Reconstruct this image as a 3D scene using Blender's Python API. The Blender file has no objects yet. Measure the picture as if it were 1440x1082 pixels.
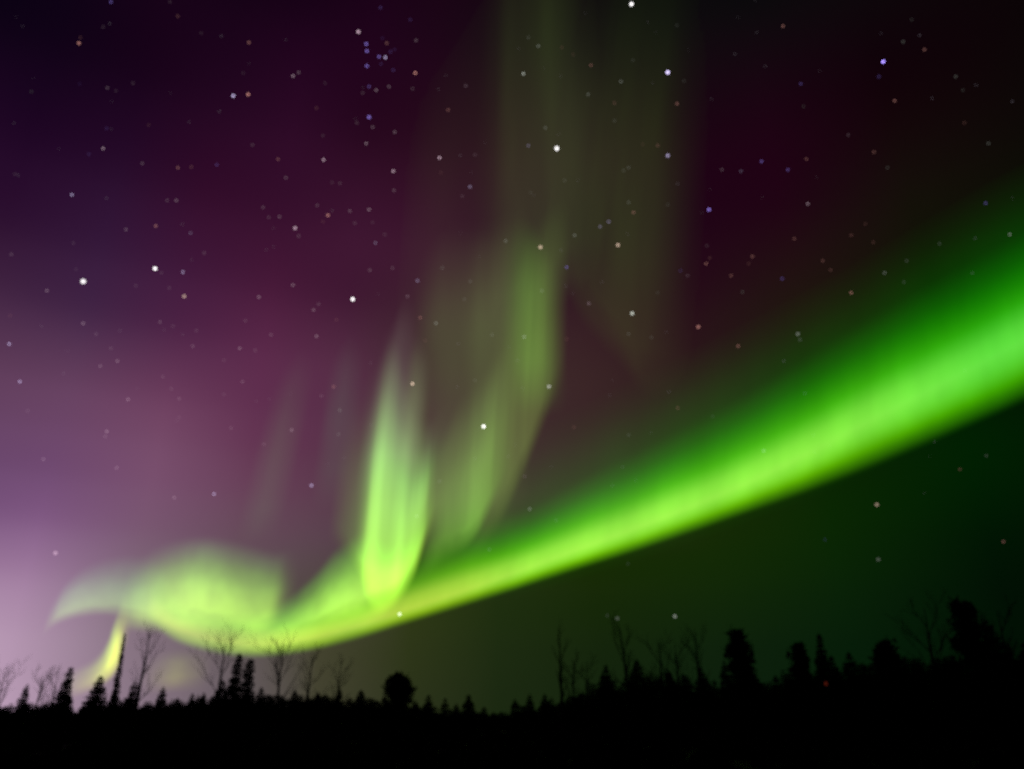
import bpy, math, random
import numpy as np
from mathutils import Vector, Matrix

S = bpy.context.scene
C = S.collection
R = math.radians

# ------------------------------------------------------------------ camera
F = 1120.0                      # focal length in photograph pixels (28 mm on a 36 mm wide sensor)
CX, CY, HORIZON = 720.0, 541.0, 1012.0
PITCH = math.atan((HORIZON - CY) / F)
EYE = np.array([0.0, 0.0, 1.6])
cd = bpy.data.cameras.new('camera')
cam = bpy.data.objects.new('camera', cd)
C.objects.link(cam)
cam.location = EYE
cam.rotation_euler = (math.pi / 2 + PITCH, 0, 0)
cd.sensor_width = 36
cd.lens = 28
cd.clip_start = 0.1
cd.clip_end = 400000
cd.dof.use_dof = True           # the photograph was focused short of the trees and the stars
cd.dof.focus_distance = 3.6
cd.dof.aperture_fstop = 1.4
S.camera = cam
S.view_settings.view_transform = 'Standard'
S.view_settings.look = 'None'
S.view_settings.exposure = 0
S.view_settings.gamma = 1
S.cycles.transparent_max_bounces = 64
S.cycles.use_denoising = False
S.cycles.max_bounces = 4


def lin(c):
    c = np.asarray(c, float) / 255.0
    return np.where(c <= 0.04045, c / 12.92, ((c + 0.055) / 1.055) ** 2.4)


def ray(x, y):
    """Unit direction in the world of a viewing line of the photograph."""
    v = np.array([x - CX, CY - y, -F]) / F
    c, s = math.cos(PITCH), math.sin(PITCH)
    d = np.array([v[0], -v[2] * c - v[1] * s, -v[2] * s + v[1] * c])
    return d / np.linalg.norm(d)


def azel(x, y):
    d = ray(x, y)
    return math.atan2(d[0], d[1]), math.asin(d[2])


# ------------------------------------------------------------------ night sky: airglow over a twilight horizon
SKY = [  # colour of the clear sky read between the auroras, at the place it has in the photograph
    (0, 0, 9, 2, 18), (180, 130, 26, 4, 28), (300, 20, 22, 3, 22), (0, 200, 30, 6, 36), (350, 250, 44, 10, 38), (540, 100, 31, 3, 27),
    (650, 20, 26, 6, 20), (600, 200, 44, 11, 31), (680, 200, 42, 14, 28), (760, 40, 22, 12, 18), (850, 60, 18, 10, 16), (1000, 60, 13, 10, 13), (1050, 220, 30, 3, 19),
    (1100, 20, 11, 9, 11), (1300, 100, 17, 2, 8), (1430, 20, 10, 5, 6), (1400, 200, 13, 10, 6), (1100, 230, 31, 3, 20), (1440, 260, 8, 12, 4),
    (0, 290, 40, 11, 42), (0, 380, 54, 26, 56), (0, 450, 76, 48, 76), (0, 520, 98, 62, 90), (180, 350, 50, 22, 56), (150, 440, 66, 38, 72),
    (340, 300, 55, 13, 42), (340, 420, 80, 29, 62), (340, 520, 92, 44, 76), (430, 350, 60, 23, 50), (550, 350, 64, 22, 49), (650, 350, 58, 24, 42),
    (750, 300, 40, 18, 30), (850, 330, 34, 12, 26), (980, 300, 31, 2, 22), (1000, 420, 39, 10, 25), (850, 520, 57, 34, 37), (1050, 500, 40, 23, 22),
    (1090, 290, 35, 4, 20), (1200, 330, 29, 19, 14), (1270, 400, 26, 24, 8), (1130, 480, 33, 28, 14), (1400, 380, 0, 16, 0), (1300, 460, 0, 16, 0), (1440, 440, 0, 16, 0), (1200, 540, 6, 24, 2), (1100, 580, 14, 24, 6),
    (0, 570, 104, 68, 92), (10, 640, 92, 60, 104), (70, 650, 104, 68, 106), (150, 600, 125, 80, 108), (180, 680, 126, 86, 116), (60, 750, 142, 97, 146),
    (0, 800, 158, 122, 154), (0, 700, 112, 76, 122), (340, 570, 98, 46, 80), (340, 650, 113, 66, 94), (300, 740, 112, 82, 102), (420, 570, 92, 45, 76), (440, 620, 88, 47, 74),
    (430, 690, 94, 60, 76), (440, 770, 86, 70, 78), (600, 500, 64, 42, 46), (560, 620, 76, 46, 58), (700, 600, 66, 44, 48), (760, 560, 62, 42, 42), (850, 570, 58, 33, 38), (900, 580, 52, 35, 34), (770, 650, 68, 54, 50), (900, 640, 42, 36, 28),
    (1000, 780, 22, 44, 2), (1080, 760, 15, 44, 2), (1150, 740, 9, 40, 1), (1300, 680, 1, 34, 1), (1250, 780, 5, 28, 3), (1400, 780, 1, 15, 4), (1420, 640, 1, 32, 3), (1100, 810, 18, 44, 14), (1000, 700, 26, 40, 8), (1200, 640, 10, 38, 2),
    (30, 860, 190, 156, 186), (0, 920, 204, 178, 200), (80, 950, 208, 172, 202), (130, 975, 184, 150, 184), (110, 890, 146, 116, 148), (165, 905, 118, 104, 110), (200, 940, 116, 104, 108), (200, 970, 130, 114, 126), (245, 950, 98, 92, 90), (150, 940, 146, 124, 138),
    (280, 970, 110, 96, 112), (250, 850, 96, 82, 84), (330, 860, 88, 78, 74), (420, 960, 82, 74, 62), (480, 960, 60, 62, 40), (540, 905, 60, 66, 26), (540, 960, 42, 46, 32), (600, 895, 50, 62, 18), (600, 940, 36, 44, 22), (650, 960, 27, 37, 22), (660, 880, 36, 54, 14), (700, 905, 24, 38, 16),
    (750, 950, 22, 36, 21), (760, 990, 24, 40, 8), (850, 920, 15, 28, 16), (800, 860, 28, 48, 4), (900, 840, 24, 43, 4), (950, 890, 13, 28, 14), (1080, 880, 12, 31, 13), (1200, 900, 5, 27, 9), (1300, 860, 3, 22, 5), (1430, 880, 2, 14, 4),
    (-200, 950, 205, 175, 200), (-200, 600, 110, 80, 118), (-200, 200, 34, 10, 40), (1640, 900, 2, 10, 3), (1640, 500, 2, 14, 3), (1640, 100, 8, 5, 5), (300, -250, 8, 2, 10), (1000, -250, 8, 4, 7),
]
sa = np.array([azel(s[0], s[1]) for s in SKY])
sc = np.array([s[2:] for s in SKY], float)
AZ = [R(v) for v in (-180, -95, -60, -46, -37, -31, -25, -19, -13, -7, -1, 6, 14, 22, 31, 42, 70, 180)]
EL = [R(v) for v in (-4, 0, 2.5, 5, 8, 11, 14, 17, 20, 24, 28, 33, 39, 46, 56, 80)]


def sky_at(a, e):
    d2 = ((sa[:, 0] - a) * math.cos(min(e, 1.2))) ** 2 + (sa[:, 1] - e) ** 2
    s = R(3.0)
    if abs(a) > R(50):
        return lin(np.array((30, 22, 32)) * math.exp(-max(e, 0) / R(14)) + (8, 4, 10)) * (1.0 if a < 0 else .3)
    w = np.exp(-d2 / (2 * s * s)) + 1e-3 * np.exp(-d2 / (2 * (3 * s) ** 2)) + 1e-6 / (1 + d2)
    return lin((w[:, None] * sc).sum(0) / w.sum())


W = bpy.data.worlds.new('World')
S.world = W
W.use_nodes = True
nt = W.node_tree
nt.nodes.clear()
N = nt.nodes.new
L = nt.links.new


def wmath(op, a, b=None, c=None):
    n = N('ShaderNodeMath')
    n.operation = op
    for i, v in enumerate((a, b, c)):
        if v is None:
            continue
        if isinstance(v, (int, float)):
            n.inputs[i].default_value = v
        else:
            L(v, n.inputs[i])
    return n.outputs[0]


tc = N('ShaderNodeTexCoord')
sep = N('ShaderNodeSeparateXYZ')
L(tc.outputs['Generated'], sep.inputs[0])
az = wmath('ARCTAN2', sep.outputs[0], sep.outputs[1])
el = wmath('ARCSINE', sep.outputs[2])
E0, E1 = EL[0], EL[-1]
eln = wmath('DIVIDE', wmath('SUBTRACT', el, E0), E1 - E0)
cur = None
for i, a in enumerate(AZ):
    rp = N('ShaderNodeValToRGB')
    cr = rp.color_ramp
    cr.interpolation = 'CARDINAL'
    while len(cr.elements) < len(EL):
        cr.elements.new(0.5)
    for k, e in enumerate(EL):
        cr.elements[k].position = (e - E0) / (E1 - E0)
        cr.elements[k].color = (*sky_at(a, max(e, R(0))), 1)
    L(eln, rp.inputs[0])
    if cur is None:
        cur = rp.outputs[0]
    else:
        mr = N('ShaderNodeMapRange')
        mr.interpolation_type = 'LINEAR'
        L(az, mr.inputs[0])
        mr.inputs[1].default_value = AZ[i - 1]
        mr.inputs[2].default_value = a
        mx = N('ShaderNodeMix')
        mx.data_type = 'RGBA'
        L(mr.outputs[0], mx.inputs[0])
        L(cur, mx.inputs[6])
        L(rp.outputs[0], mx.inputs[7])
        cur = mx.outputs[2]
bg = N('ShaderNodeBackground')
L(cur, bg.inputs[0])
tw = N('ShaderNodeTexSky')           # the sun is well below the horizon to the left: only a trace of twilight is left
tw.sky_type = 'NISHITA'
tw.sun_disc = False
tw.sun_elevation = R(-9)
tw.sun_rotation = R(-40)
bg2 = N('ShaderNodeBackground')
L(tw.outputs[0], bg2.inputs[0])
bg2.inputs[1].default_value = 0.05
ad = N('ShaderNodeAddShader')
L(bg.outputs[0], ad.inputs[0])
L(bg2.outputs[0], ad.inputs[1])
ow = N('ShaderNodeOutputWorld')
L(ad.outputs[0], ow.inputs[0])


# ------------------------------------------------------------------ helpers
def material(name):
    m = bpy.data.materials.new(name)
    m.use_nodes = True
    return m, m.node_tree.nodes, m.node_tree.links


def rough(name, c1, c2, scale, bump=0.4):
    m, n, l = material(name)
    p = n['Principled BSDF']
    p.inputs['Roughness'].default_value = 0.95
    p.inputs['Specular IOR Level'].default_value = 0.02
    co = n.new('ShaderNodeTexCoord')
    t = n.new('ShaderNodeTexNoise')
    t.inputs['Scale'].default_value = scale
    t.inputs['Detail'].default_value = 6
    l.new(co.outputs['Object'], t.inputs['Vector'])
    r = n.new('ShaderNodeValToRGB')
    r.color_ramp.elements[0].color = (*c1, 1)
    r.color_ramp.elements[0].position = 0.35
    r.color_ramp.elements[1].color = (*c2, 1)
    r.color_ramp.elements[1].position = 0.65
    l.new(t.outputs[0], r.inputs[0])
    l.new(r.outputs[0], p.inputs['Base Color'])
    b = n.new('ShaderNodeBump')
    b.inputs['Strength'].default_value = bump
    l.new(t.outputs[0], b.inputs['Height'])
    l.new(b.outputs[0], p.inputs['Normal'])
    return m


def obj(name, verts, faces, mat, parent=None, smooth=False):
    me = bpy.data.meshes.new(name)
    me.from_pydata([tuple(map(float, v)) for v in verts], [], faces)
    me.materials.append(mat)
    if smooth:
        me.shade_smooth()
    o = bpy.data.objects.new(name, me)
    C.objects.link(o)
    if parent is not None:
        o.parent = parent
    return o


def tag(o, label, cat=None, group=None, kind=None):
    o['label'] = label
    if cat:
        o['category'] = cat
    if group:
        o['group'] = group
    if kind:
        o['kind'] = kind
    return o


def empty(name, loc):
    o = bpy.data.objects.new(name, None)
    o.location = loc
    C.objects.link(o)
    return o


# ------------------------------------------------------------------ ground
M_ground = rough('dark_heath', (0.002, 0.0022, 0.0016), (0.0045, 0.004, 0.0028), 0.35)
rg = random.Random(4)
gv, gf = [], []
rad = [0.0, 2, 5, 9, 14, 20, 28, 38, 50, 65, 85, 110, 150, 220, 400, 900, 2500, 8000, 30000, 90000]
NS = 96
gv.append((0, 0, 0))
for r in rad[1:]:
    for k in range(NS):
        t = 2 * math.pi * k / NS
        z = rg.uniform(-0.10, 0.12) if 4 < r < 60 else (rg.uniform(-0.2, 0.1) if r < 300 else -0.05)
        gv.append((r * math.cos(t), r * math.sin(t), z))
for k in range(NS):
    gf.append((0, 1 + k, 1 + (k + 1) % NS))
for i in range(len(rad) - 2):
    a, b = 1 + i * NS, 1 + (i + 1) * NS
    for k in range(NS):
        gf.append((a + k, b + k, b + (k + 1) % NS, a + (k + 1) % NS))
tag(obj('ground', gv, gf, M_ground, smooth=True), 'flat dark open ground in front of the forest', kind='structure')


# ------------------------------------------------------------------ aurora: glowing curtains of air, each a folded sheet standing on its own track
def aurora_material(name, streak, freq, rise=1.4):
    m, n, l = material(name)
    n.clear()
    at = n.new('ShaderNodeAttribute')
    at.attribute_name = 'glow'
    uv = n.new('ShaderNodeAttribute')
    uv.attribute_name = 'along'
    t = n.new('ShaderNodeTexNoise')
    t.noise_dimensions = '2D'
    t.inputs['Scale'].default_value = 1.0
    t.inputs['Detail'].default_value = 2
    mp = n.new('ShaderNodeMapping')
    mp.inputs['Scale'].default_value = (freq, rise, 1)
    l.new(uv.outputs['Vector'], mp.inputs[0])
    l.new(mp.outputs[0], t.inputs['Vector'])
    mr = n.new('ShaderNodeMapRange')
    mr.inputs[1].default_value = 0.25
    mr.inputs[2].default_value = 0.75
    mr.inputs[3].default_value = 1 - streak
    mr.inputs[4].default_value = 1 + streak
    l.new(t.outputs[0], mr.inputs[0])
    e = n.new('ShaderNodeEmission')
    l.new(at.outputs['Color'], e.inputs[0])
    l.new(mr.outputs[0], e.inputs[1])
    tr = n.new('ShaderNodeBsdfTransparent')
    a = n.new('ShaderNodeAddShader')
    l.new(e.outputs[0], a.inputs[0])
    l.new(tr.outputs[0], a.inputs[1])
    o = n.new('ShaderNodeOutputMaterial')
    l.new(a.outputs[0], o.inputs[0])
    m.cycles.emission_sampling = 'NONE'
    return m


M_band = aurora_material('aurora_smooth', 0.09, 0.016, .7)
M_mottle = aurora_material('aurora_mottled', 0.15, 0.022, 1.5)
M_rays = aurora_material('aurora_rayed', 0.12, 0.040, 1.0)
M_faint = aurora_material('aurora_faint', 0.16, 0.018)


def catmull(t, tk, vk):
    """Smooth interpolation that never overshoots (monotone cubic)."""
    tk, vk = np.asarray(tk, float), np.asarray(vk, float)
    h = np.diff(tk)
    dl = np.diff(vk) / h
    m = np.zeros(len(vk))
    for i in range(1, len(vk) - 1):
        if dl[i - 1] * dl[i] > 0:
            m[i] = 2 * dl[i - 1] * dl[i] / (dl[i - 1] + dl[i])
    m[0], m[-1] = (0 if len(vk) > 2 else dl[0]), (0 if len(vk) > 2 else dl[-1])
    i = np.clip(np.searchsorted(tk, t) - 1, 0, len(h) - 1)
    s = (t - tk[i]) / h[i]
    return ((1 + 2 * s) * (1 - s) ** 2 * vk[i] + s * (1 - s) ** 2 * h[i] * m[i] + s * s * (3 - 2 * s) * vk[i + 1] + s * s * (s - 1) * h[i] * m[i + 1])


def curtain(name, label, knots, up, down, cols, alt, lean, mat, nv=44, step=4.0, smooth_path=True):
    """knots: x, y, glow, reach below, reach above, red share.  The track runs at the height `alt`; the sheet follows the field lines
    (`lean` is the photograph's point they run towards).  up / down: brightness away from the track; cols: colour along the same axis."""
    k = np.array(knots, float)
    d = np.r_[0, np.cumsum(np.hypot(np.diff(k[:, 0]), np.diff(k[:, 1])))]
    nu = max(8, int(d[-1] / step))
    t = np.linspace(0, d[-1], nu)
    col = [catmull(t, d, k[:, j]) for j in range(k.shape[1])]
    # a rounder path: Catmull-Rom on x and y
    def cr(v):
        out = []
        for q in t:
            i = int(np.clip(np.searchsorted(d, q) - 1, 0, len(d) - 2))
            s = (q - d[i]) / (d[i + 1] - d[i])
            p0, p1, p2, p3 = v[max(i - 1, 0)], v[i], v[i + 1], v[min(i + 2, len(v) - 1)]
            out.append(0.5 * (2 * p1 + (p2 - p0) * s + (2 * p0 - 5 * p1 + 4 * p2 - p3) * s * s + (3 * p1 - p0 - 3 * p2 + p3) * s ** 3))
        return np.array(out)
    X, Y = cr(k[:, 0]), cr(k[:, 1])
    I, dn, upx, red = col[2], col[3], col[4], col[5]
    sv = np.r_[np.linspace(-1, 0, nv // 3, endpoint=False), np.linspace(0, 1, nv - nv // 3)]
    uk = np.array(up, float)
    dk = np.array(sorted(down), float)
    ck = np.array([(c[0], *c[1:]) for c in cols], float)
    field = ray(*lean)
    verts, glow, along = [], [], []
    for i in range(nu):
        r0 = ray(X[i], Y[i])
        base = EYE + r0 * ((alt - EYE[2]) / r0[2])
        dx, dy = lean[0] - X[i], lean[1] - Y[i]
        q = math.hypot(dx, dy)
        for s in sv:
            px = s * (upx[i] if s >= 0 else dn[i])
            rr = ray(X[i] + dx / q * px, Y[i] + dy / q * px)
            # the point of the field line through `base` nearest to that viewing line
            w0 = base - EYE
            b = field @ rr
            den = 1 - b * b
            h = (b * (rr @ w0) - field @ w0) / den
            verts.append(base + field * h)
            pr = catmull(np.array([s]), uk[:, 0], uk[:, 1])[0] if s >= 0 else catmull(np.array([s]), dk[:, 0], dk[:, 1])[0]
            c = np.array([np.interp(s, ck[:, 0], ck[:, j]) for j in (1, 2, 3)])
            c[0] *= red[i]
            glow.append(np.maximum(c * max(pr, 0) * max(I[i], 0), 0))
            along.append((t[i], s, 0))
    n = len(sv)
    g = np.array(glow).max(1).reshape(nu, n)
    faces = []
    for i in range(nu - 1):
        for j in range(n - 1):
            if max(g[i, j], g[i + 1, j], g[i, j + 1], g[i + 1, j + 1]) > 0.0012:
                a = i * n + j
                faces.append((a, a + n, a + n + 1, a + 1))
    o = obj(name, verts, faces, mat, smooth=True)
    me = o.data
    at = me.attributes.new('glow', 'FLOAT_COLOR', 'POINT')
    at.data.foreach_set('color', np.c_[np.array(glow), np.ones(len(glow))].ravel())
    at = me.attributes.new('along', 'FLOAT_VECTOR', 'POINT')
    at.data.foreach_set('vector', np.array(along).ravel())
    tag(o, label, 'aurora', 'northern lights')
    return o


UP = (900, -2600)
ALT = 3000.0
# the long arc, from the far swirl at the left to overhead at the right
curtain('aurora_band', 'long bright green band of aurora rising from the swirl to the upper right', [
    (205, 846, 0.0, 20, 60, 2.0), (222, 866, .20, 20, 60, 2.0), (250, 884, .42, 22, 55, 2.0), (290, 897, .50, 22, 64, 1.9), (340, 905, .56, 22, 70, 1.9), (390, 904, .60, 22, 66, 1.9),
    (440, 896, .60, 22, 60, 1.9), (500, 881, .60, 22, 60, 1.75), (560, 861, .62, 23, 92, 1.9), (640, 835, .68, 24, 98, 1.75), (700, 814, .76, 26, 92, 1.45), (740, 800, .80, 27, 92, 1.3), (810, 774, .83, 30, 103, 1.2), (910, 737, .83, 35, 115, 1.12),
    (1020, 693, .81, 41, 126, 1.05), (1120, 646, .80, 53, 136, 1.0), (1220, 594, .76, 66, 145, .85), (1320, 543, .72, 74, 148, .66), (1420, 490, .67, 82, 148, .52), (1560, 415, .56, 90, 150, .5), (1680, 350, 0, 90, 150, .5)],
    [(0, 1), (.12, .90), (.25, .65), (.4, .38), (.55, .20), (.75, .06), (1, 0)], [(0, 1), (-.25, .88), (-.5, .58), (-.75, .20), (-1, 0)],
    [(-1, .22, 1, 0), (-.55, .27, 1, 0), (-.2, .32, 1, .06), (0, .36, 1, .08), (.18, .29, 1, .06), (.36, .14, 1, .01), (.6, .07, 1, .0), (1, .03, 1, .0)], ALT, UP, M_band)
curtain('aurora_glow', 'soft dark green glow of aurora spread above the band at the right', [
    (560, 850, 0, 40, 180, 1), (680, 806, .03, 50, 190, 1), (800, 765, .055, 60, 200, 1), (1000, 690, .065, 70, 220, 1), (1200, 600, .07, 80, 230, 1), (1440, 475, .08, 90, 240, 1), (1560, 412, .07, 90, 240, 1), (1680, 350, 0, 90, 240, 1)],
    [(0, 1), (.3, .8), (.6, .35), (.8, .1), (1, 0)], [(0, .8), (-.4, .3), (-1, 0)], [(-1, 0, 1, 0), (1, 0, 1, 0)], 3300, UP, M_band, nv=30)
curtain('aurora_strand', 'thin brighter yellow green strand of aurora curving up along the band into the curtain', [
    (318, 884, 0, 30, 22, 1), (350, 889, .14, 32, 30, 1), (390, 886, .34, 34, 45, 1), (430, 872, .60, 38, 66, 1), (465, 855, .80, 44, 92, 1), (495, 841, .90, 50, 96, 1), (520, 832, .86, 52, 84, 1), (545, 822, .72, 50, 60, .95),
    (565, 809, .52, 46, 50, .9), (582, 787, .32, 42, 50, .85), (594, 760, .12, 36, 50, .8), (603, 734, .03, 34, 60, .8), (612, 712, 0, 34, 60, .8)],
    [(0, 1), (.25, .8), (.6, .3), (1, 0)], [(0, 1), (-.25, .72), (-.6, .35), (-1, 0)], [(-1, .6, 1, .03), (0, .5, 1, .1), (1, .2, 1, .05)], ALT, UP, M_mottle)
curtain('aurora_curtain', 'tall bright pale green curtain of aurora with a vivid left ray', [
    (462, 722, 0, 40, 180, 1), (482, 742, .05, 36, 220, 1), (497, 766, .12, 30, 265, 1), (506, 782, .32, 28, 295, 1), (514, 788, .76, 46, 320, 1), (522, 793, .94, 60, 326, 1), (531, 797, .84, 70, 318, 1), (542, 799, .74, 72, 288, 1), (554, 797, .76, 66, 254, 1),
    (566, 790, .76, 58, 220, 1), (577, 779, .74, 52, 198, 1), (586, 769, .66, 46, 186, 1), (594, 749, .48, 46, 168, 1), (601, 730, .24, 44, 155, 1), (610, 712, .10, 44, 150, 1), (622, 700, .04, 44, 150, 1), (638, 694, 0, 40, 150, 1)],
    [(0, 1), (.25, .97), (.42, .78), (.6, .38), (.8, .09), (1, 0)], [(0, 1), (-.35, .72), (-.7, .28), (-1, 0)], [(-1, .55, 1, .04), (0, .46, 1, .10), (.5, .40, 1, .18), (1, .6, 1, .4)], ALT, (860, -2500), M_rays)
curtain('aurora_ray', 'short bright inner ray of aurora in the right foot of the bright curtain', [
    (540, 812, 0, 40, 70, 1), (549, 812, .12, 40, 90, 1), (557, 812, .30, 40, 105, 1), (565, 810, .16, 40, 95, 1), (574, 806, .04, 40, 80, 1), (582, 800, 0, 40, 70, 1)],
    [(0, 1), (.35, .7), (.7, .25), (1, 0)], [(0, 1), (-.5, .5), (-1, 0)], [(-1, .5, 1, .06), (1, .4, 1, .15)], 3100, (860, -2500), M_rays)
curtain('aurora_ray', 'soft secondary ray of aurora right of the slender greyish one', [
    (556, 620, 0, 70, 130, 1), (566, 620, .04, 70, 140, 1), (576, 620, .085, 70, 150, 1), (588, 620, .05, 70, 140, 1), (604, 620, 0, 70, 120, 1)],
    [(0, 1), (.35, .8), (.7, .3), (1, 0)], [(0, 1), (-1, 0)], [(-1, .4, 1, .1), (1, .6, 1, .25)], 4400, (800, -2500), M_rays)
curtain('aurora_ray', 'slender greyish ray of aurora fading upward above the bright curtain', [
    (506, 640, 0, 60, 180, 1), (520, 640, .05, 60, 200, 1), (534, 640, .10, 60, 235, 1), (546, 640, .09, 60, 230, 1), (560, 640, .08, 60, 190, 1), (575, 640, .07, 60, 170, 1), (592, 640, 0, 60, 130, 1)],
    [(0, 1), (.35, .75), (.7, .3), (1, 0)], [(0, 1), (-1, 0)], [(-1, .5, 1, .4), (1, .9, .8, .7)], 4200, (1000, -2300), M_rays)
curtain('aurora_curtain', 'middle dim green curtain of aurora with a rounded lower edge', [
    (590, 776, 0, 50, 140, 1), (608, 766, .11, 48, 165, 1), (627, 752, .20, 44, 195, 1), (645, 745, .23, 40, 205, 1), (660, 737, .29, 38, 215, 1), (673, 722, .29, 38, 212, 1), (684, 702, .21, 40, 205, 1), (696, 678, .10, 40, 195, 1), (710, 655, .03, 40, 180, 1), (722, 640, 0, 40, 170, 1)],
    [(0, 1), (.3, .88), (.6, .42), (1, 0)], [(0, 1), (-.4, .65), (-1, 0)], [(-1, .35, 1, .05), (0, .4, 1, .1), (1, .6, 1, .25)], 3400, (900, -2600), M_rays)
curtain('aurora_curtain', 'olive green curtain of aurora slanting down from the tall bright ray', [
    (664, 732, 0, 60, 240, 1), (684, 716, .04, 60, 290, 1), (704, 690, .075, 60, 320, 1), (723, 654, .095, 58, 330, 1), (741, 614, .10, 58, 310, 1), (757, 574, .09, 58, 290, 1), (771, 538, .06, 60, 260, 1), (785, 508, .022, 60, 240, 1), (799, 484, 0, 60, 220, 1)],
    [(0, 1), (.3, .95), (.6, .7), (.8, .3), (1, 0)], [(0, 1), (-.4, .65), (-1, 0)], [(-1, .6, 1, .1), (0, .65, 1, .18), (1, .5, 1, .15)], 4200, (900, -2600), M_rays)
curtain('aurora_ray', 'broad upright green ray of aurora beside the dark gap', [
    (704, 500, 0, 90, 190, 1), (718, 500, .03, 90, 190, 1), (732, 500, .085, 90, 200, 1), (746, 500, .115, 90, 200, 1), (760, 500, .10, 90, 190, 1), (774, 500, .05, 90, 165, 1), (788, 500, .012, 90, 140, 1), (798, 500, 0, 80, 120, 1)],
    [(0, 1), (.4, .8), (.7, .4), (1, 0)], [(0, 1), (-.5, .5), (-1, 0)], [(-1, .3, 1, .08), (1, .33, 1, .08)], 5200, (640, -2600), M_band)
curtain('aurora_veil', 'wide greyish green veil of aurora between the bright curtain and the olive one', [
    (560, 700, 0, 100, 330, 1), (585, 700, .02, 100, 370, 1), (610, 700, .036, 100, 390, 1), (640, 700, .045, 100, 390, 1), (670, 700, .068, 100, 390, 1), (700, 700, .058, 80, 400, 1), (725, 690, .02, 80, 410, 1), (750, 680, 0, 80, 420, 1)],
    [(0, .7), (.35, .8), (.62, 1), (.85, .35), (1, 0)], [(0, .7), (-.5, .4), (-1, 0)], [(-1, .5, 1, .2), (0, .5, 1, .18), (.6, .55, 1, .22), (1, .8, 1, .35)], 5000, (760, -2600), M_faint)
curtain('aurora_streak', 'tall faint grey green streak of aurora reaching the top beside the purple sky', [
    (548, 430, 0, 80, 290, 1), (580, 430, .004, 80, 330, 1), (615, 430, .006, 80, 380, 1), (655, 425, .005, 80, 440, 1), (686, 415, .010, 90, 480, 1), (712, 405, .024, 90, 520, 1), (745, 385, .025, 90, 520, 1), (775, 360, .032, 90, 500, 1), (800, 340, .020, 90, 480, 1), (826, 322, .007, 90, 480, 1), (856, 308, 0, 90, 480, 1)],
    [(0, 1), (.3, 1), (.6, .75), (.85, .35), (1, .1)], [(0, 1), (-.5, .5), (-1, 0)], [(-1, .6, 1, .28), (1, .6, 1, .18)], 7000, (760, -2600), M_faint)
curtain('aurora_streak', 'faint olive streak of aurora right of the dark gap with a slanting lower edge', [
    (766, 270, 0, 70, 330, 1), (794, 328, .013, 70, 380, 1), (820, 382, .022, 70, 420, 1), (850, 420, .025, 70, 470, 1), (880, 452, .027, 70, 480, 1), (902, 478, .022, 75, 500, 1), (924, 490, .012, 80, 500, 1), (950, 490, .005, 80, 500, 1), (990, 470, 0, 80, 500, 1)],
    [(0, .7), (.25, 1), (.5, .8), (.75, .38), (1, .15)], [(0, .7), (-.5, .4), (-1, 0)], [(-1, .55, 1, .1), (.4, .55, 1, .14), (1, .4, 1, .05)], 6500, (1160, -2000), M_faint)
curtain('aurora_ray', 'faint isolated ray of aurora in the purple sky left of the bright curtain', [
    (336, 720, 0, 50, 210, 1), (354, 718, .02, 50, 230, 1), (370, 716, .034, 50, 240, 1), (388, 714, .02, 50, 230, 1), (406, 712, 0, 50, 210, 1)],
    [(0, .8), (.35, 1), (.7, .5), (1, 0)], [(0, .8), (-1, 0)], [(-1, .3, 1, .25), (1, .3, .8, .3)], 4500, (1000, -1900), M_rays)
curtain('aurora_ray', 'dim teal grey ray of aurora just left of the bright curtain', [
    (440, 660, 0, 60, 170, 1), (456, 660, .02, 60, 190, 1), (468, 660, .026, 60, 200, 1), (482, 660, .018, 60, 190, 1), (498, 660, 0, 60, 170, 1)],
    [(0, .8), (.35, 1), (.7, .5), (1, 0)], [(0, .8), (-1, 0)], [(-1, .2, 1, .35), (1, .2, 1, .5)], 4500, (800, -1900), M_rays)
curtain('aurora_swirl', 'bright yellow green swirl of aurora low in the left sky', [
    (164, 864, 0, 24, 80, 1), (177, 863, .13, 26, 86, 1), (190, 861, .28, 30, 92, 1), (206, 857, .42, 36, 96, 1), (240, 853, .66, 42, 102, 1), (275, 853, .84, 44, 104, 1), (310, 857, .72, 40, 102, 1), (338, 862, .62, 36, 100, 1), (360, 866, .60, 32, 98, 1), (374, 866, .56, 28, 96, 1), (384, 863, .36, 26, 94, 1), (393, 859, .14, 26, 92, 1), (403, 855, .04, 26, 88, 1), (416, 851, 0, 26, 84, 1)],
    [(0, 1), (.25, .88), (.5, .46), (.75, .15), (1, 0)], [(0, 1), (-.4, .7), (-1, 0)], [(-1, .60, 1, .08), (0, .56, 1, .10), (.6, .42, 1, .12), (1, .45, 1, .4)], 2600, UP, M_mottle)
curtain('aurora_wing', 'pale green wing of aurora trailing left from the swirl', [
    (60, 884, 0, 22, 34, 1), (72, 871, .10, 20, 42, 1), (86, 861, .26, 20, 52, 1), (110, 853, .30, 20, 64, 1), (145, 849, .28, 19, 72, 1), (178, 851, .28, 20, 76, 1), (205, 856, .18, 22, 76, 1), (232, 862, 0, 22, 70, 1)],
    [(0, 1), (.3, .72), (.6, .3), (1, 0)], [(0, 1), (-.5, .45), (-1, 0)], [(-1, .55, 1, .25), (0, .5, 1, .25), (1, .3, 1, .45)], 2300, UP, M_mottle)
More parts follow.
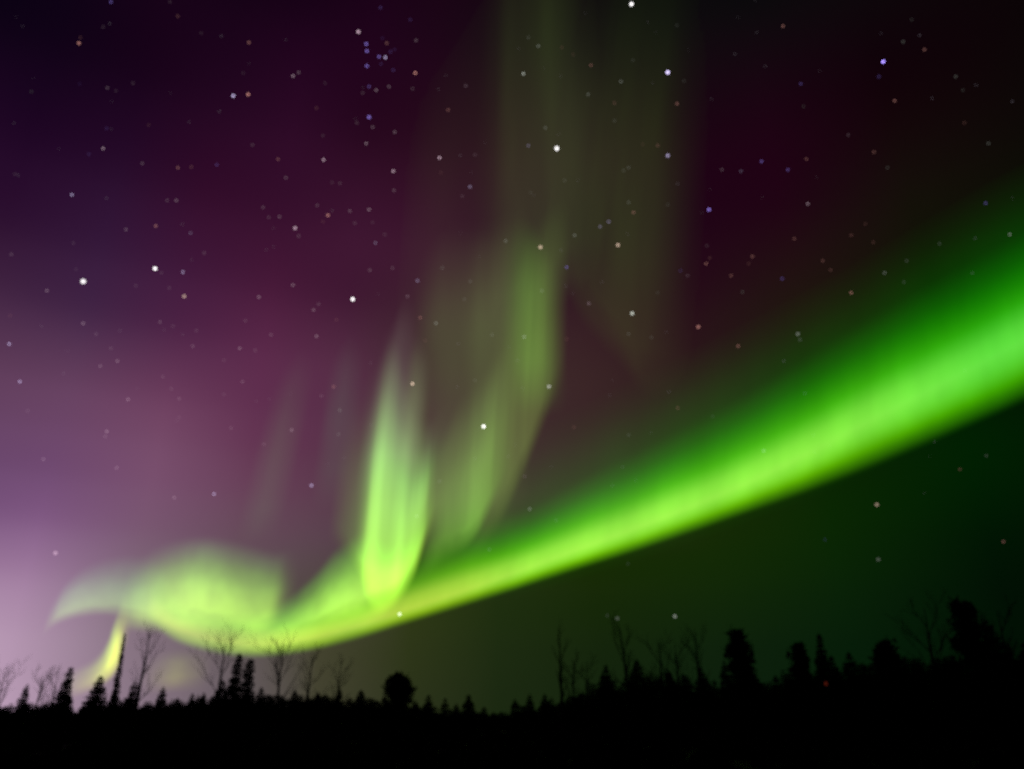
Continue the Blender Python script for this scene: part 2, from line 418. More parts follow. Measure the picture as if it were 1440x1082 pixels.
curtain('aurora_flame', 'small yellow flame of aurora behind the thin spruce', [
    (84, 972, 0, 18, 26, 1), (106, 965, .12, 18, 28, 1), (128, 956, .26, 18, 28, 1), (145, 945, .55, 20, 30, 1), (156, 930, .95, 24, 32, 1), (163, 913, 1.0, 28, 34, 1), (168, 898, .62, 28, 34, 1), (173, 884, .22, 28, 34, 1), (178, 870, .06, 28, 34, 1), (183, 858, 0, 28, 30, 1)],
    [(0, 1), (.35, .7), (1, 0)], [(0, 1), (-.5, .55), (-1, 0)], [(-1, .95, 1, .0), (0, .8, 1, .03), (1, .55, 1, .08)], 2000, (-500, -2600), M_mottle, step=1.5)
curtain('aurora_patch', 'dim ochre patch of aurora under the swirl beside the bare birch', [
    (196, 957, 0, 22, 40, 1), (222, 955, .06, 22, 45, 1), (245, 953, .12, 22, 45, 1), (268, 952, .06, 22, 45, 1), (298, 950, 0, 22, 40, 1)],
    [(0, 1), (.4, .7), (1, 0)], [(0, 1), (-1, 0)], [(-1, 1, 1, .0), (1, .7, 1, .05)], 2000, UP, M_mottle)

# ------------------------------------------------------------------ trees
M_bark = rough('dark_bark', (0.010, 0.008, 0.006), (0.028, 0.022, 0.017), 6)
M_pale = rough('grey_birch_bark', (0.02, 0.018, 0.016), (0.05, 0.046, 0.042), 6)
M_needle = rough('spruce_needles', (0.006, 0.010, 0.006), (0.014, 0.022, 0.011), 2.5)


def tube(vs, fs, p, q, r0, r1, n=5):
    p, q = np.asarray(p, float), np.asarray(q, float)
    d = q - p
    d = d / (np.linalg.norm(d) + 1e-9)
    a = np.cross(d, (0, 0, 1) if abs(d[2]) < .9 else (1, 0, 0))
    a /= np.linalg.norm(a)
    b = np.cross(d, a)
    i = len(vs)
    for c, r in ((p, r0), (q, r1)):
        for k in range(n):
            t = 2 * math.pi * k / n
            vs.append(c + (a * math.cos(t) + b * math.sin(t)) * r)
    for k in range(n):
        fs.append((i + k, i + (k + 1) % n, i + n + (k + 1) % n, i + n + k))


def trunk_geo(h, r, rng, wob=0.02):
    vs, fs = [], []
    pts = [np.array([0, 0, -0.3])]
    n = 8
    for k in range(1, n + 1):
        pts.append(np.array([rng.uniform(-wob, wob) * h * .5, rng.uniform(-wob, wob) * h * .5, h * k / n]))
    for k in range(n):
        tube(vs, fs, pts[k], pts[k + 1], r * (1 - .92 * k / n), r * (1 - .92 * (k + 1) / n), 7)
    return vs, fs, pts


def spruce_crown(h, w, rng, low=.06, taper=.8, gap=.05, detail=1.0, shape=None):
    """Whorls of drooping boughs, each a spine hung with small sprays of needles."""
    vs, fs = [], []
    lev = max(12, int(h * 5.2 * detail))
    for i in range(lev):
        f = low + (1 - low) * (i + rng.random() * .6) / lev
        if f > .995:
            continue
        base = shape(f) if shape else (1 - f) ** taper
        z = f * h
        nb = rng.randint(7, 10)
        a0 = rng.random() * 6.28
        for j in range(nb):
            if rng.random() < gap:
                continue
            ln = w * base * rng.uniform(.45, 1.2) + .10
            a = a0 + 6.283 * j / nb + rng.uniform(-.3, .3)
            ca, sa_ = math.cos(a), math.sin(a)
            droop = rng.uniform(.1, .5) * ln * (1 - f * .8)
            lift = rng.uniform(0, .25) * ln * f
            ns = max(2, int(2 + ln * 2.2 * detail))
            for s in range(ns):
                u0, u1 = s / ns, (s + 1.2) / ns
                wd = ln * (.42 * (1 - u0) + .12) + .07
                z0 = z - droop * u0 ** 1.4 + lift * u0
                z1 = z - droop * min(u1, 1.05) ** 1.4 + lift * u1
                for sd in (-1, 1):
                    k = len(vs)
                    o = rng.uniform(.6, 1.2) * wd * sd
                    vs.append((ca * ln * u0, sa_ * ln * u0, z0 + .03))
                    vs.append((ca * ln * u1, sa_ * ln * u1, z1))
                    vs.append((ca * ln * u1 * .95 - sa_ * o, sa_ * ln * u1 * .95 + ca * o, z1 - rng.uniform(.02, .18) * (1 + ln * .3)))
                    fs.append((k, k + 1, k + 2))
                k = len(vs)
                hang = rng.uniform(.14, .40) * (.5 + min(ln, 1.2) * .7)
                vs.append((ca * ln * u0, sa_ * ln * u0, z0))
                vs.append((ca * ln * u1, sa_ * ln * u1, z1))
                vs.append((ca * ln * (u0 + u1) / 2, sa_ * ln * (u0 + u1) / 2, (z0 + z1) / 2 - hang))
                fs.append((k, k + 1, k + 2))
    # leader shoot
    tube(vs, fs, (0, 0, h * .97), (0, 0, h * 1.02), .03, .008, 4)
    return vs, fs


def clump_crown(h, w, rng, n=60, z0=.1, round_head=False):
    """An old dense conifer: leaf clumps of many small faces spread through an uneven crown."""
    vs, fs = [], []
    ph = rng.random() * 6.28
    for i in range(n):
        f = (i + rng.random()) / n
        z = h * (z0 + (1.0 - z0) * f * .97)
        if round_head:
            p = math.sqrt(max(.06, 1 - (2 * f - .95) ** 2))
        else:
            p = min(1, 2.2 * (1 - f) + .16) * (.8 + .2 * math.sin(9 * f + ph))
        rr = w * p * rng.uniform(.1, 1.0) ** .6
        a = rng.random() * 6.28
        c = np.array([rr * math.cos(a), rr * math.sin(a), z])
        cs = w * rng.uniform(.16, .34)
        for _ in range(80):
            d = np.array([rng.gauss(0, 1), rng.gauss(0, 1), rng.gauss(0, .7)]) * cs * .6
            q = c + d
            s = rng.uniform(.10, .26)
            e1 = np.array([rng.gauss(0, 1), rng.gauss(0, 1), rng.gauss(0, 1)]) * s
            e2 = np.array([rng.gauss(0, 1), rng.gauss(0, 1), rng.gauss(0, 1)]) * s
            k = len(vs)
            vs += [q, q + e1, q + e2]
            fs.append((k, k + 1, k + 2))
        tube(vs, fs, (0, 0, z - cs * .8), c, .05, .02, 4)
    for _ in range(5):                       # thin leaders breaking the outline
        a, r = rng.random() * 6.28, w * rng.uniform(.1, .8)
        z = h * rng.uniform(.80, .95)
        tube(vs, fs, (r * math.cos(a), r * math.sin(a), z - .6), (r * 1.1 * math.cos(a), r * 1.1 * math.sin(a), z + h * rng.uniform(.04, .10)), .07, .02, 4)
    return vs, fs


def bare_crown(h, w, rng, start=.3, stems=9, twig=.012, lean=(0, 0)):
    """Leafless limbs: each limb forks twice more into fine twigs."""
    vs, fs = [], []

    def grow(p, d, ln, r, depth):
        n = 3
        for s in range(n):
            d = d + np.array([rng.gauss(0, .10), rng.gauss(0, .10), .07])
            d /= np.linalg.norm(d)
            q = p + d * ln / n
            r1 = max(r * .78, twig * .6)
            tube(vs, fs, p, q, r, r1, 4)
            if depth > 0:
                for _ in range(2 if rng.random() < .75 else 1):
                    t = np.array([rng.gauss(0, 1), rng.gauss(0, 1), rng.gauss(.3, .5)])
                    dd = d * 1.1 + t / np.linalg.norm(t) * .85
                    grow(q, dd / np.linalg.norm(dd), ln * rng.uniform(.42, .62), max(r1 * .6, twig), depth - 1)
            p, r = q, r1
    for i in range(stems):
        f = start + (.92 - start) * i / stems + rng.uniform(0, .04)
        a = i * 2.4 + rng.uniform(-.4, .4)
        el_ = rng.uniform(.75, 1.2)
        d = np.array([math.cos(a) * math.cos(el_), math.sin(a) * math.cos(el_), math.sin(el_)])
        grow(np.array([0, 0, h * f]), d, min((1 - f) * h * .85 + .4, w * 1.5), .032 + .045 * (1 - f), 2)
    return vs, fs


def place(x, y, dist):
    """Where a tree stands whose tip shows at (x, y) in the photograph when it is `dist` metres away, and how tall it is."""
    r = ray(x, y)
    t = dist / math.hypot(r[0], r[1])
    return (r[0] * t, r[1] * t), EYE[2] + r[2] * t


def metres(px, dist):
    return px * dist / F


NAMES = {'spruce': 'spruce_tree', 'slim': 'spruce_tree', 'pine': 'pine_tree', 'bare': 'bare_tree'}
CATS = {'spruce': 'spruce', 'slim': 'spruce', 'pine': 'pine', 'bare': 'bare tree'}
GROUPS = {'spruce': 'spruces along the treeline', 'slim': 'spruces along the treeline', 'pine': 'dense pines in the treeline', 'bare': 'leafless trees along the treeline'}


def tree(kind, x, y, halfpx, dist, label, seed, tilt=0.0):
    rng = random.Random(seed)
    tilt += rng.uniform(-.03, .03)
    (px, py), h = place(x, y, dist)
    w = metres(halfpx, dist)
    e = empty(NAMES[kind], (px - math.sin(tilt) * h, py, 0))
    e.rotation_euler = (0, tilt, 0)
    tag(e, label, CATS[kind], GROUPS[kind])
    if kind == 'spruce':
        v, f, _ = trunk_geo(h * .98, .035 + h * .012, rng, .01)
        obj('trunk', v, f, M_bark, e)
        v, f = spruce_crown(h, w * 1.6, rng, low=.04)
        obj('crown', v, f, M_needle, e)
    elif kind == 'slim':
        v, f, _ = trunk_geo(h * .98, .03 + h * .010, rng, .012)
        obj('trunk', v, f, M_bark, e)
        v, f = spruce_crown(h, w * 1.5, rng, low=.05, gap=.05, shape=lambda q: (.85 + .15 * math.sin(q * 8 + seed)) * (1 - q) ** .5)
        obj('crown', v, f, M_needle, e)
    elif kind == 'pine':
        v, f, _ = trunk_geo(h * .9, .05 + h * .016, rng, .02)
        obj('trunk', v, f, M_bark, e)
        v, f = clump_crown(h, w, rng, n=80, z0=.3 if 'round' in label else .06, round_head='round' in label)
        obj('crown', v, f, M_needle, e)
    else:
        v, f, _ = trunk_geo(h, .06 + h * .019, rng, .015)
        obj('trunk', v, f, M_pale, e)
        v, f = bare_crown(h, w, rng, start=.28, stems=max(6, int(h * .8)))
        obj('crown', v, f, M_pale, e)
    return e


TREES = [  # kind, tip x, tip y, half width, distance, label, tilt
    ('bare', 8, 938, 22, 120, 'leafless tree at the left edge of the treeline', 0),
    ('bare', 62, 946, 14, 125, 'small leafless tree between the two leftmost spruces', 0),
    ('bare', 82, 944, 10, 125, 'thin leafless tree just left of the tall narrow spruce', 0),
    ('spruce', 39, 962, 7, 120, 'short pointed spruce, leftmost against the pale horizon glow', .02),
    ('spruce', 66, 985, 8, 120, 'low spruce in the dip between the two leftmost pointed spruces', 0),
    ('slim', 101, 938, 9, 110, 'tall narrow spruce standing clear against the pink glow', .04),
    ('spruce', 142, 950, 15, 110, 'broad pointed spruce at the foot of the yellow flame', 0),
    ('spruce', 126, 985, 12, 115, 'low spruce between the tall narrow and the broad pointed one', 0),
    ('spruce', 176, 890, 3.2, 105, 'very thin tall spruce standing in front of the yellow flame', 0),
    ('spruce', 163, 968, 9, 110, 'small spruce hugging the left foot of the very thin spruce', 0),
    ('spruce', 190, 958, 10, 112, 'pointed spruce between the very thin spruce and the birch', 0),
    ('bare', 213, 886, 17, 105, 'leafless birch with a forked crown in front of the ochre patch', .01),
    ('spruce', 230, 966, 9, 112, 'small spruce right of the leafless birch', 0),
    ('spruce', 250, 982, 10, 115, 'low spruce under the ochre patch of aurora', 0),
    ('spruce', 271, 975, 8, 115, 'left one of two low spruces before the wide leafless tree', 0),
    ('spruce', 287, 974, 8, 115, 'right one of two low spruces before the wide leafless tree', 0),
    ('bare', 318, 898, 30, 105, 'wide leafless tree beneath the lower edge of the swirl', -.01),
    ('spruce', 313, 955, 14, 108, 'stout spruce standing under the wide leafless tree', 0),
    ('slim', 337, 918, 11, 108, 'taller of the twin spruces under the green band', 0),
    ('slim', 353, 926, 12, 108, 'shorter of the twin spruces under the green band', 0),
    ('spruce', 368, 966, 12, 108, 'bushy low spruce at the right foot of the twin spruces', 0),
    ('bare', 398, 903, 26, 105, 'leafless tree with long upswept limbs right of the twin spruces', .01),
    ('spruce', 380, 976, 10, 112, 'low spruce left of the trunk of the upswept leafless tree', 0),
    ('spruce', 415, 970, 11, 112, 'dense low spruce right of the trunk of the upswept leafless tree', 0),
    ('spruce', 433, 975, 9, 112, 'second low spruce right of the upswept leafless tree', 0),
    ('bare', 440, 918, 16, 112, 'slight leafless tree between the upswept one and the broom shaped one', 0),
    ('spruce', 448, 973, 7, 112, 'narrow low spruce under the slight leafless tree', 0),
    ('spruce', 462, 980, 7, 112, 'lowest spruce left of the broom shaped leafless tree', 0),
    ('bare', 481, 928, 12, 112, 'broom shaped leafless tree left of the round pine', .02),
    ('spruce', 478, 968, 9, 112, 'dark spruce at the foot of the broom shaped leafless tree', 0),
    ('spruce', 508, 970, 14, 112, 'triangular spruce midway between the broom shaped tree and round pine', 0),
    ('pine', 561, 950, 20, 100, 'round headed dense pine alone under the end of the band', 0),
    ('spruce', 541, 976, 9, 104, 'low spruce against the left side of the round pine', 0),
    ('spruce', 584, 985, 9, 104, 'low spruce against the right side of the round pine', 0),
    ('spruce', 603, 977, 11, 112, 'pointed spruce first to the right of the round pine', 0),
    ('spruce', 626, 982, 9, 112, 'pointed spruce second to the right of the round pine', 0),
    ('spruce', 642, 989, 9, 114, 'low spruce between two pointed ones right of the round pine', 0),
    ('spruce', 659, 976, 11, 112, 'pointed spruce third to the right of the round pine', 0),
    ('spruce', 681, 994, 9, 114, 'tiny spruce at the lowest dip in the treeline', 0),
    ('spruce', 724, 983, 9, 105, 'small spruce just right of the lowest dip', 0),
    ('spruce', 745, 976, 9, 100, 'pointed spruce left of the faint tall leafless stem', 0),
    ('spruce', 766, 976, 10, 96, 'spruce at the left foot of the faint tall leafless stem', 0),
    ('bare', 786, 882, 12, 90, 'faint tall leafless stem at the middle of the treeline', -.02),
    ('bare', 806, 928, 17, 88, 'leafless tree with a low spreading crown right of the faint stem', 0),
    ('bare', 824, 930, 14, 86, 'leafless tree between the spreading one and the dense stand', 0),
    ('spruce', 852, 935, 15, 82, 'dense spruce at the left end of the tall right hand stand', 0),
    ('bare', 868, 868, 17, 80, 'tall leafless tree leaning left below two dim stars', -.10),
    ('spruce', 895, 926, 16, 80, 'dense dark spruce right of the leaning leafless tree', 0),
    ('bare', 926, 898, 20, 80, 'hazy leafless tree left of the pale green star gap', 0),
    ('spruce', 938, 940, 15, 80, 'spruce between the two hazy leafless trees', 0),
    ('bare', 950, 902, 17, 80, 'hazy leafless tree directly under the grey star', 0),
    ('bare', 976, 886, 19, 78, 'taller leafless tree left of the thick dark spruce', -.03),
    ('spruce', 985, 938, 14, 80, 'spruce at the foot of the taller leafless tree', 0),
    ('pine', 1034, 886, 23, 72, 'thick dark column of a pine standing above its neighbours', -.05),
    ('spruce', 1018, 930, 12, 74, 'spruce leaning on the left side of the thick dark pine', 0),
    ('spruce', 1062, 948, 14, 76, 'low spruce right of the thick dark pine', 0),
    ('spruce', 1090, 950, 13, 76, 'low spruce left of the pair near the red lamp', 0),
    ('pine', 1122, 906, 16, 70, 'blunt topped pine left of the sharp spruce near the red lamp', 0),
    ('spruce', 1151, 890, 13, 70, 'sharp spruce rising straight above the red lamp', 0),
    ('spruce', 1168, 922, 14, 70, 'spruce right behind the red lamp', 0),
    ('spruce', 1193, 917, 14, 70, 'small sharp spruce right of the red lamp', 0),
    ('spruce', 1215, 933, 15, 70, 'low spruce between the small sharp spruce and the broad pine', 0),
    ('pine', 1243, 902, 22, 68, 'broad pine left of the big hazy leafless tree', 0),
    ('bare', 1298, 855, 30, 66, 'big hazy leafless tree left of the tallest pine', 0),
    ('spruce', 1283, 925, 14, 66, 'spruce under the big hazy leafless tree', 0),
    ('spruce', 1318, 925, 15, 66, 'dark spruce between the hazy leafless tree and the tallest pine', 0),
    ('pine', 1353, 846, 26, 62, 'tallest and densest pine at the right of the treeline', 0),
    ('spruce', 1386, 872, 22, 62, 'dark spruce leaning on the right side of the tallest pine', 0),
    ('bare', 1403, 860, 18, 62, 'leafless tree right of the tallest pine', 0),
    ('spruce', 1414, 905, 18, 62, 'spruce below the leafless tree right of the tallest pine', 0),
    ('spruce', 1440, 902, 20, 62, 'spruce cut off by the right edge of the picture', 0),
]
for i, (kind, x, y, hw, dist, label, tilt) in enumerate(TREES):
    tree(kind, x, y, hw, dist, label, 100 + i, tilt)

# the low far wood behind them, one unbroken mass
prof_x = [-120, 0, 100, 200, 300, 420, 500, 560, 620, 690, 720, 760, 820, 860, 920, 1000, 1080, 1130, 1180, 1250, 1320, 1380, 1440, 1560]
prof_y = [996, 995, 992, 986, 981, 979, 983, 988, 998, 1003, 999, 990, 974, 954, 950, 960, 956, 940, 938, 934, 930, 920, 918, 914]
vs, fs = [], []
rng = random.Random(77)
x = -120.0
while x < 1560:
    y = float(np.interp(x, prof_x, prof_y)) + (rng.uniform(-6, 10) if x < 820 else rng.uniform(-10, 22))
    dist = float(np.interp(x, [0, 700, 850, 1440], [150, 140, 105, 85])) * rng.uniform(.95, 1.15)
    (px, py), h = place(x, y, dist)
    h = max(h, .9)
    v, f = spruce_crown(h, metres(rng.uniform(7, 12), dist) + .25, rng, low=.02, gap=.05, detail=.8, taper=.6)
    k = len(vs)
    vs += [(a + px, b + py, c) for a, b, c in v]
    fs += [tuple(q + k for q in t) for t in f]
    x += rng.uniform(2.2, 4.2)
tag(obj('far_forest', vs, fs, M_needle), 'unbroken black mass of low far forest along the horizon', kind='stuff')

# low heath and willow scrub over the open ground in front of the wood
rng = random.Random(31)
vs, fs = [], []
for _ in range(4200):
    dist = 17 + 78 * rng.random() ** .8
    x, y = rng.uniform(-.95, .95) * dist, dist * rng.uniform(.9, 1.0)
    hh = rng.uniform(.25, .62)
    for _ in range(13):
        a, sp = rng.random() * 6.28, rng.uniform(.05, .5)
        bx, by = x + math.cos(a) * sp * .6, y + math.sin(a) * sp * .6
        tx, ty, tz = bx + rng.gauss(0, .16), by + rng.gauss(0, .16), hh * rng.uniform(.4, 1.1)
        wx, wy = math.sin(a) * rng.uniform(.03, .10), -math.cos(a) * rng.uniform(.03, .10)
        k = len(vs)
        vs += [(bx - wx, by - wy, -.2), (bx + wx, by + wy, -.2), (tx, ty, tz), (tx + wx * 3, ty + wy * 3, tz * .7)]
        fs += [(k, k + 1, k + 2), (k + 1, k + 3, k + 2)]
tag(obj('undergrowth', vs, fs, M_needle), 'black tangle of low heath covering the open ground', kind='stuff')

# ------------------------------------------------------------------ the red lamp among the trees
M_post = rough('weathered_post', (0.02, 0.018, 0.016), (0.04, 0.036, 0.03), 8)
M_red, n_, l_ = material('red_lamp_glow')
n_.clear()
e_ = n_.new('ShaderNodeEmission')
e_.inputs[0].default_value = (1, .12, .05, 1)
e_.inputs[1].default_value = .065
o_ = n_.new('ShaderNodeOutputMaterial')
l_.new(e_.outputs[0], o_.inputs[0])
(px, py), h = place(1161.5, 962, 52)
lamp = empty('marker_lamp', (px, py, 0))
tag(lamp, 'dim red marker lamp glowing among the dark trees', 'lamp')
v, f = [], []
tube(v, f, (0, 0, -.3), (0, 0, h - .14), .05, .04, 10)
obj('post', v, f, M_post, lamp)
v, f = [], []
tube(v, f, (0, 0, h - .14), (0, 0, h - .08), .11, .11, 14)
obj('base', v, f, M_post, lamp)
v, f = [], []
tube(v, f, (0, 0, h + .10), (0, 0, h + .15), .12, .02, 14)
obj('cap', v, f, M_post, lamp)
v, f = [], []
tube(v, f, (0, 0, h - .08), (0, 0, h + .10), .075, .075, 14)
obj('lens', v, f, M_red, lamp, smooth=True)

# ------------------------------------------------------------------ stars
M_star, n_, l_ = material('star_light')
n_.clear()
oi = n_.new('ShaderNodeObjectInfo')
e_ = n_.new('ShaderNodeEmission')
e_.inputs[1].default_value = .5            # light of the near and the far half add up
l_.new(oi.outputs['Color'], e_.inputs[0])
t_ = n_.new('ShaderNodeBsdfTransparent')
a_ = n_.new('ShaderNodeAddShader')
l_.new(e_.outputs[0], a_.inputs[0])
l_.new(t_.outputs[0], a_.inputs[1])
o_ = n_.new('ShaderNodeOutputMaterial')
l_.new(a_.outputs[0], o_.inputs[0])
M_star.cycles.emission_sampling = 'NONE'
import bmesh
bm = bmesh.new()
bmesh.ops.create_icosphere(bm, subdivisions=2, radius=1)
star_mesh = bpy.data.meshes.new('star')
bm.to_mesh(star_mesh)
bm.free()
star_mesh.materials.append(M_star)
star_mesh.shade_smooth()
TINT = {'w': (1, .97, .97), 'v': (.72, .62, 1), 'b': (.38, .27, 1), 'p': (1, .70, .86), 'r': (1, .44, .38), 'o': (1, .72, .55), 'g': (.80, .86, .76)}
WORD = {'w': 'white', 'v': 'violet', 'b': 'blue', 'p': 'pinkish', 'r': 'reddish', 'o': 'orange', 'g': 'greyish'}
NAMED = [  # x, y, tint, brightness, diameter, label, what other labels call it
    (117, 396, 'w', 1.25, 8.5, 'brightest and largest white star, in the purple sky at left', 'the brightest star at left'),
    (218, 378, 'w', .98, 6.5, 'bright white star right of the brightest star', 'the star beside the brightest one'),
    (496, 421, 'w', 1.0, 6.5, 'bright white star alone in the purple sky left of the veil', 'the lone star left of the veil'),
    (783, 209, 'w', 1.15, 7.5, 'bright white star in the tall grey green streak', 'the bright star in the tall streak'),
    (888, 6, 'w', 1.0, 6.5, 'bright white star cut close by the top edge', 'the bright star at the top edge'),
    (939, 102, 'v', 1.0, 6.5, 'bright bluish white star below right of the one at the top edge', 'the bright bluish white star near the top'),
    (680, 600, 'w', .98, 6.2, 'bright white star over the middle dim green curtain', 'the bright star over the middle curtain'),
    (562, 864, 'w', .85, 6.5, 'white star shining through the green band near its left end', 'the star inside the green band'),
    (889, 441, 'g', .85, 6.2, 'pale white star low in the faint olive streak', 'the pale star low in the olive streak'),
    (1242, 87, 'b', .98, 5.6, 'vivid blue white star high in the dark sky at right', 'the vivid blue star at upper right'),
    (997, 295, 'b', .78, 5.8, 'vivid violet blue star right of the olive streak', 'the violet blue star right of the streak'),
    (580, 540, 'o', .80, 5.8, 'orange star above right of the bright pale curtain', 'the orange star above the bright curtain'),
    (939, 219, 'v', .72, 6, 'pale violet star straight below the bright bluish white one', 'the pale violet star in the streak'),
    (760, 348, 'o', .78, 6, 'cream star at the top of the broad upright ray', 'the cream star on the upright ray'),
    (869, 345, 'o', .76, 6, 'cream star inside the faint olive streak', 'the cream star in the olive streak'),
    (982, 460, 'r', .58, 6, 'rosy star in the dark sky above the band', 'the rosy star above the band'),
    (1233, 710, 'o', .58, 6.5, 'dull orange star in the dark green sky below the band', 'the dull orange star below the band'),
    (438, 683, 'v', .62, 6, 'violet star left of the bright pale curtain', 'the violet star left of the curtain'),
    (78, 778, 'p', .60, 6.5, 'pink star above the pale wing of aurora at left', 'the pink star above the pale wing'),
    (328, 135, 'v', .80, 5.6, 'bluish white star of the close pair at upper left', 'the close pair at upper left'),
    (349, 133, 'r', .62, 5.6, 'reddish star of the close pair at upper left', 'the reddish star of the close pair'),
    (519, 165, 'b', .72, 5.8, 'bluish star alone below the small blue cluster', 'the bluish star below the cluster'),
    (504, 45, 'p', .72, 5.8, 'pale pink star at the top left of the small blue cluster', 'the pale pink star atop the cluster'),
    (259, 417, 'o', .66, 6, 'orange star right of and below the brightest star', 'the orange star near the brightest one'),
    (772, 544, 'w', .62, 6, 'white star at the right edge of the olive curtain', 'the white star beside the olive curtain'),
    (415, 321, 'p', .66, 6, 'pale pink star above left of the lone bright star', 'the pale pink star at mid left'),
    (949, 867, 'g', .52, 6.5, 'larger grey star just above the right hand treeline', 'the larger grey star above the trees'),
    (868, 870, 'g', .42, 6.5, 'smaller grey star just above the leaning leafless tree', 'the smaller grey star above the trees'),
    (111, 61, 'r', .55, 5.6, 'reddish star with a dim companion near the upper left corner', 'the upper left reddish star'),
    (1122, 470, 'g', .50, 6, 'grey white star just above the green band at right', 'the grey star above the band'),
    (1235, 787, 'g', .38, 6, 'dim grey star below the dull orange one', 'the dim grey star below the band'),
    (515, 62, 'b', .62, 5.2, 'uppermost of three blue stars stacked in a column in the cluster', None),
    (516, 72, 'b', .60, 5.2, 'middle of three blue stars stacked in a column in the cluster', None),
    (516, 93, 'b', .60, 5.2, 'lowest of three blue stars stacked in a column in the cluster', None),
    (533, 80, 'b', .52, 5.2, 'blue star left of the pale violet one in the cluster', None),
    (542, 81, 'v', .66, 5.4, 'brightest pale violet star in the right half of the cluster', 'the small blue cluster'),
]
FAINT = """156,3,b,50 113,53,r,20 250,23,r,26 239,3,p,16 145,38,p,17 350,60,r,45 151,124,p,26 187,117,p,19 163,128,p,14 112,118,b,14 44,129,g,14 209,176,r,17 150,181,b,22 145,209,p,50
125,217,b,22 200,230,p,27 250,236,r,40 269,235,r,26 305,232,b,34 355,204,p,22 21,245,p,17 283,47,p,14 342,103,p,14 535,11,b,30 577,28,b,25 544,61,r,36 549,73,b,27 555,70,b,18
536,90,b,22 553,99,b,30 538,54,b,17 585,57,p,30 584,103,r,60 412,107,p,50 420,102,p,30 457,117,p,15 519,122,b,42 529,127,p,40 510,131,p,22 547,122,p,30 580,125,p,22 445,152,r,22
502,173,p,22 524,179,p,32 555,186,p,35 515,202,p,42 454,191,p,17 391,224,r,36 455,225,p,55 402,250,p,30 478,258,p,22 467,257,p,17 553,241,p,55 554,268,p,30 618,222,p,60 630,155,r,36
655,121,p,26 668,218,p,20 661,263,v,50 620,243,r,17 736,104,g,52 757,65,g,36 743,53,g,20 790,67,r,18 806,77,r,16 831,92,r,34 827,133,g,30 873,115,g,34 864,145,r,26 864,170,g,20
952,146,r,40 767,180,g,30 743,205,v,38 794,254,g,20 925,205,r,28 904,203,r,16 877,240,g,20 884,236,g,24 1015,239,p,26 1042,241,v,30 1071,227,b,50 962,114,g,16 890,85,g,15 952,36,g,15
1101,37,r,40 1236,108,b,30 1126,118,b,36 1270,59,g,24 1300,70,r,38 1258,142,r,42 1344,108,g,24 1282,28,g,14 1229,214,r,32 1134,224,r,34 1108,239,b,44 1193,190,p,20 1248,236,g,18 1390,202,g,24
1356,173,r,20 1130,150,g,15 1354,127,g,15 101,274,v,55 235,282,p,24 248,282,p,36 219,318,r,48 177,323,p,32 268,328,v,34 16,358,p,26 103,342,p,17 227,384,p,20 257,383,v,52 66,409,p,40
287,356,p,25 191,402,p,20 238,405,p,20 107,379,p,16 14,444,r,20 117,455,p,42 135,470,p,24 225,453,p,30 243,459,p,20 276,465,p,22 271,487,p,30 337,490,p,40 359,493,p,24 13,484,v,56
141,515,p,34 165,508,p,38 156,490,p,24 28,537,v,58 315,507,p,20 229,530,p,24 341,537,p,30 345,451,p,25 420,332,p,25 461,303,r,54 454,312,r,20 446,289,p,25 393,305,p,32 378,306,p,22
370,292,p,26 492,297,p,32 519,295,p,45 499,314,p,22 524,313,p,17 528,342,v,40 541,330,p,20 520,380,p,30 552,377,p,25 412,401,p,42 364,418,p,42 587,395,v,50 573,417,p,32 448,428,p,26
441,436,p,36 473,450,r,22 445,473,p,42 381,471,p,30 591,447,r,40 613,455,g,40 622,377,g,26 661,396,g,24 653,421,g,20 711,339,g,34 650,276,p,20 692,471,g,26 668,535,g,20 598,479,r,20
884,285,g,26 891,299,r,40 844,319,v,40 856,312,v,46 808,331,g,36 797,376,b,50 762,409,g,32 828,427,p,36 737,474,g,50 993,371,r,42 998,363,r,20 1028,388,r,34 1058,361,r,38 1053,371,r,20
957,381,b,26 967,388,p,20 1038,487,r,42 884,470,g,24 797,477,r,20 916,475,g,20 925,412,g,16 1044,411,g,20 994,346,p,16 939,288,g,16 746,271,g,16 1136,287,p,44 1117,336,r,30 1197,331,r,24
1217,315,r,18 1228,341,r,20 1157,367,r,28 1168,380,r,24 1100,392,b,38 1244,384,g,34 1275,367,g,20 1197,412,r,46 1321,343,g,20 1386,286,b,38 1420,330,g,42 1125,478,g,25 1271,397,g,18
180,562,p,42 150,607,p,44 148,614,p,30 61,646,p,36 164,658,p,36 245,700,p,36 301,695,v,56 252,561,p,26 252,587,p,18 241,547,p,22 39,578,p,22 325,602,p,26 315,555,p,20 469,544,r,42
410,605,p,40 452,557,p,24 371,625,p,25 476,611,g,26 478,577,g,30 586,726,g,34 618,677,g,26 953,574,r,30 884,612,g,20 807,601,r,24 745,716,g,42 1074,634,g,44 782,732,g,22 738,670,p,24
1002,586,g,16 1411,762,r,36 1387,641,g,22 1350,660,r,26 854,866,g,18 688,773,g,24 883,793,g,15 1160,759,b,18"""
SR = 5200.0
stars = []


def star(x, y, tint, b, dia, label, group):
    d = ray(x, y)
    o = bpy.data.objects.new('star', star_mesh)
    o.location = EYE + d * SR
    cosang = d @ ray(CX, CY)
    core = dia - 2.6                     # the lens blur widens the point to the disc seen
    rad_ = core / 2 / F * SR * cosang
    o.scale = (rad_, rad_, rad_)
    c = np.array(TINT[tint]) * lin(255 * min(b, 1)) * (b if b > 1 else 1) * (5.0 / core) ** 2 * (1.7 if b >= .95 else .95 if b > .5 else .62)
    o.color = (*c, 1)
    C.objects.link(o)
    tag(o, label, 'star', group)


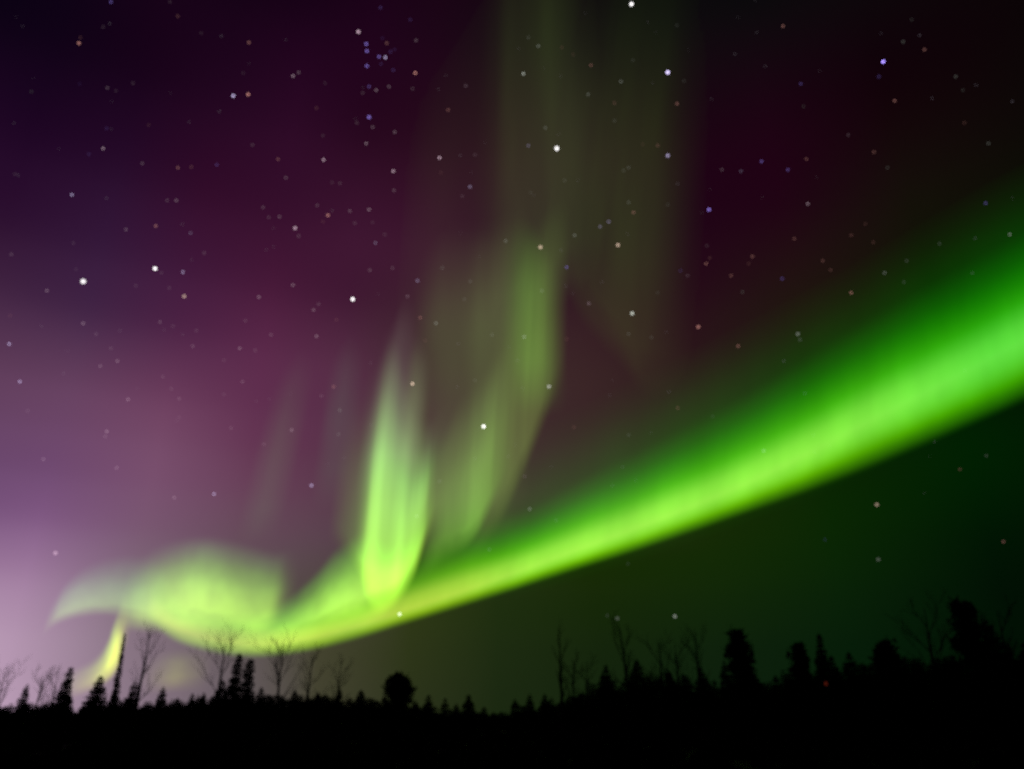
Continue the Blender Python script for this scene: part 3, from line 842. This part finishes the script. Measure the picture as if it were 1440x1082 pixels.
for x, y, t, b, dia, label, ref in NAMED:
    star(x, y, t, b, dia, label, 'bright stars')
LAND = [(n[0], n[1], n[6]) for n in NAMED if n[6]]
ORD = ['nearest', 'second nearest', 'third nearest', 'fourth nearest', 'fifth nearest', 'sixth nearest', 'seventh nearest', 'eighth nearest', 'ninth nearest', 'tenth nearest']
DIRS = ['right of', 'above right of', 'above', 'above left of', 'left of', 'below left of', 'below', 'below right of']
rows, bins = [], {}
for item in FAINT.split():
    x, y, t, b = item.split(',')
    x, y, b = float(x), float(y), int(b) / 100
    lx, ly, ref = min(LAND, key=lambda q: math.hypot(q[0] - x, q[1] - y))
    dr = DIRS[int(round(math.atan2(ly - y, x - lx) / (math.pi / 4))) % 8]
    dim = 'dim' if b >= .36 else ('faint' if b >= .23 else 'barely visible')
    key = f'{dim} {WORD[t]} star {dr} {ref}'
    rows.append((x, y, t, b, key))
    bins.setdefault(key, []).append((math.hypot(x - lx, y - ly), x, y))
for x, y, t, b, key in rows:
    same = sorted(bins[key])
    label = key
    if len(same) > 1:
        label = ORD[[q[1:] for q in same].index((x, y))] + ' ' + key
    star(x, y, t, b, 5.0, label, 'faint scattered stars')

# the host of stars at the limit of what the exposure caught, too many and too dim to count
rng = random.Random(9)
vs, fs = [], []
oct_v = [(1, 0, 0), (-1, 0, 0), (0, 1, 0), (0, -1, 0), (0, 0, 1), (0, 0, -1)]
oct_f = [(0, 2, 4), (2, 1, 4), (1, 3, 4), (3, 0, 4), (2, 0, 5), (1, 2, 5), (3, 1, 5), (0, 3, 5)]
for _ in range(130):
    x, y = rng.uniform(-60, 1500), rng.uniform(-30, 700) ** 1.0
    d = ray(x, y)
    c = EYE + d * (SR + 60)
    r = rng.choice((.5, .6, .7, .8, .95)) / F * SR * (d @ ray(CX, CY))
    k = len(vs)
    vs += [c + np.array(q) * r for q in oct_v]
    fs += [tuple(q + k for q in t) for t in oct_f]
o = obj('star_dust', vs, fs, M_star)
o.color = (.16, .14, .17, 1)
tag(o, 'countless barely visible stars sprinkled over the whole night sky', kind='stuff')
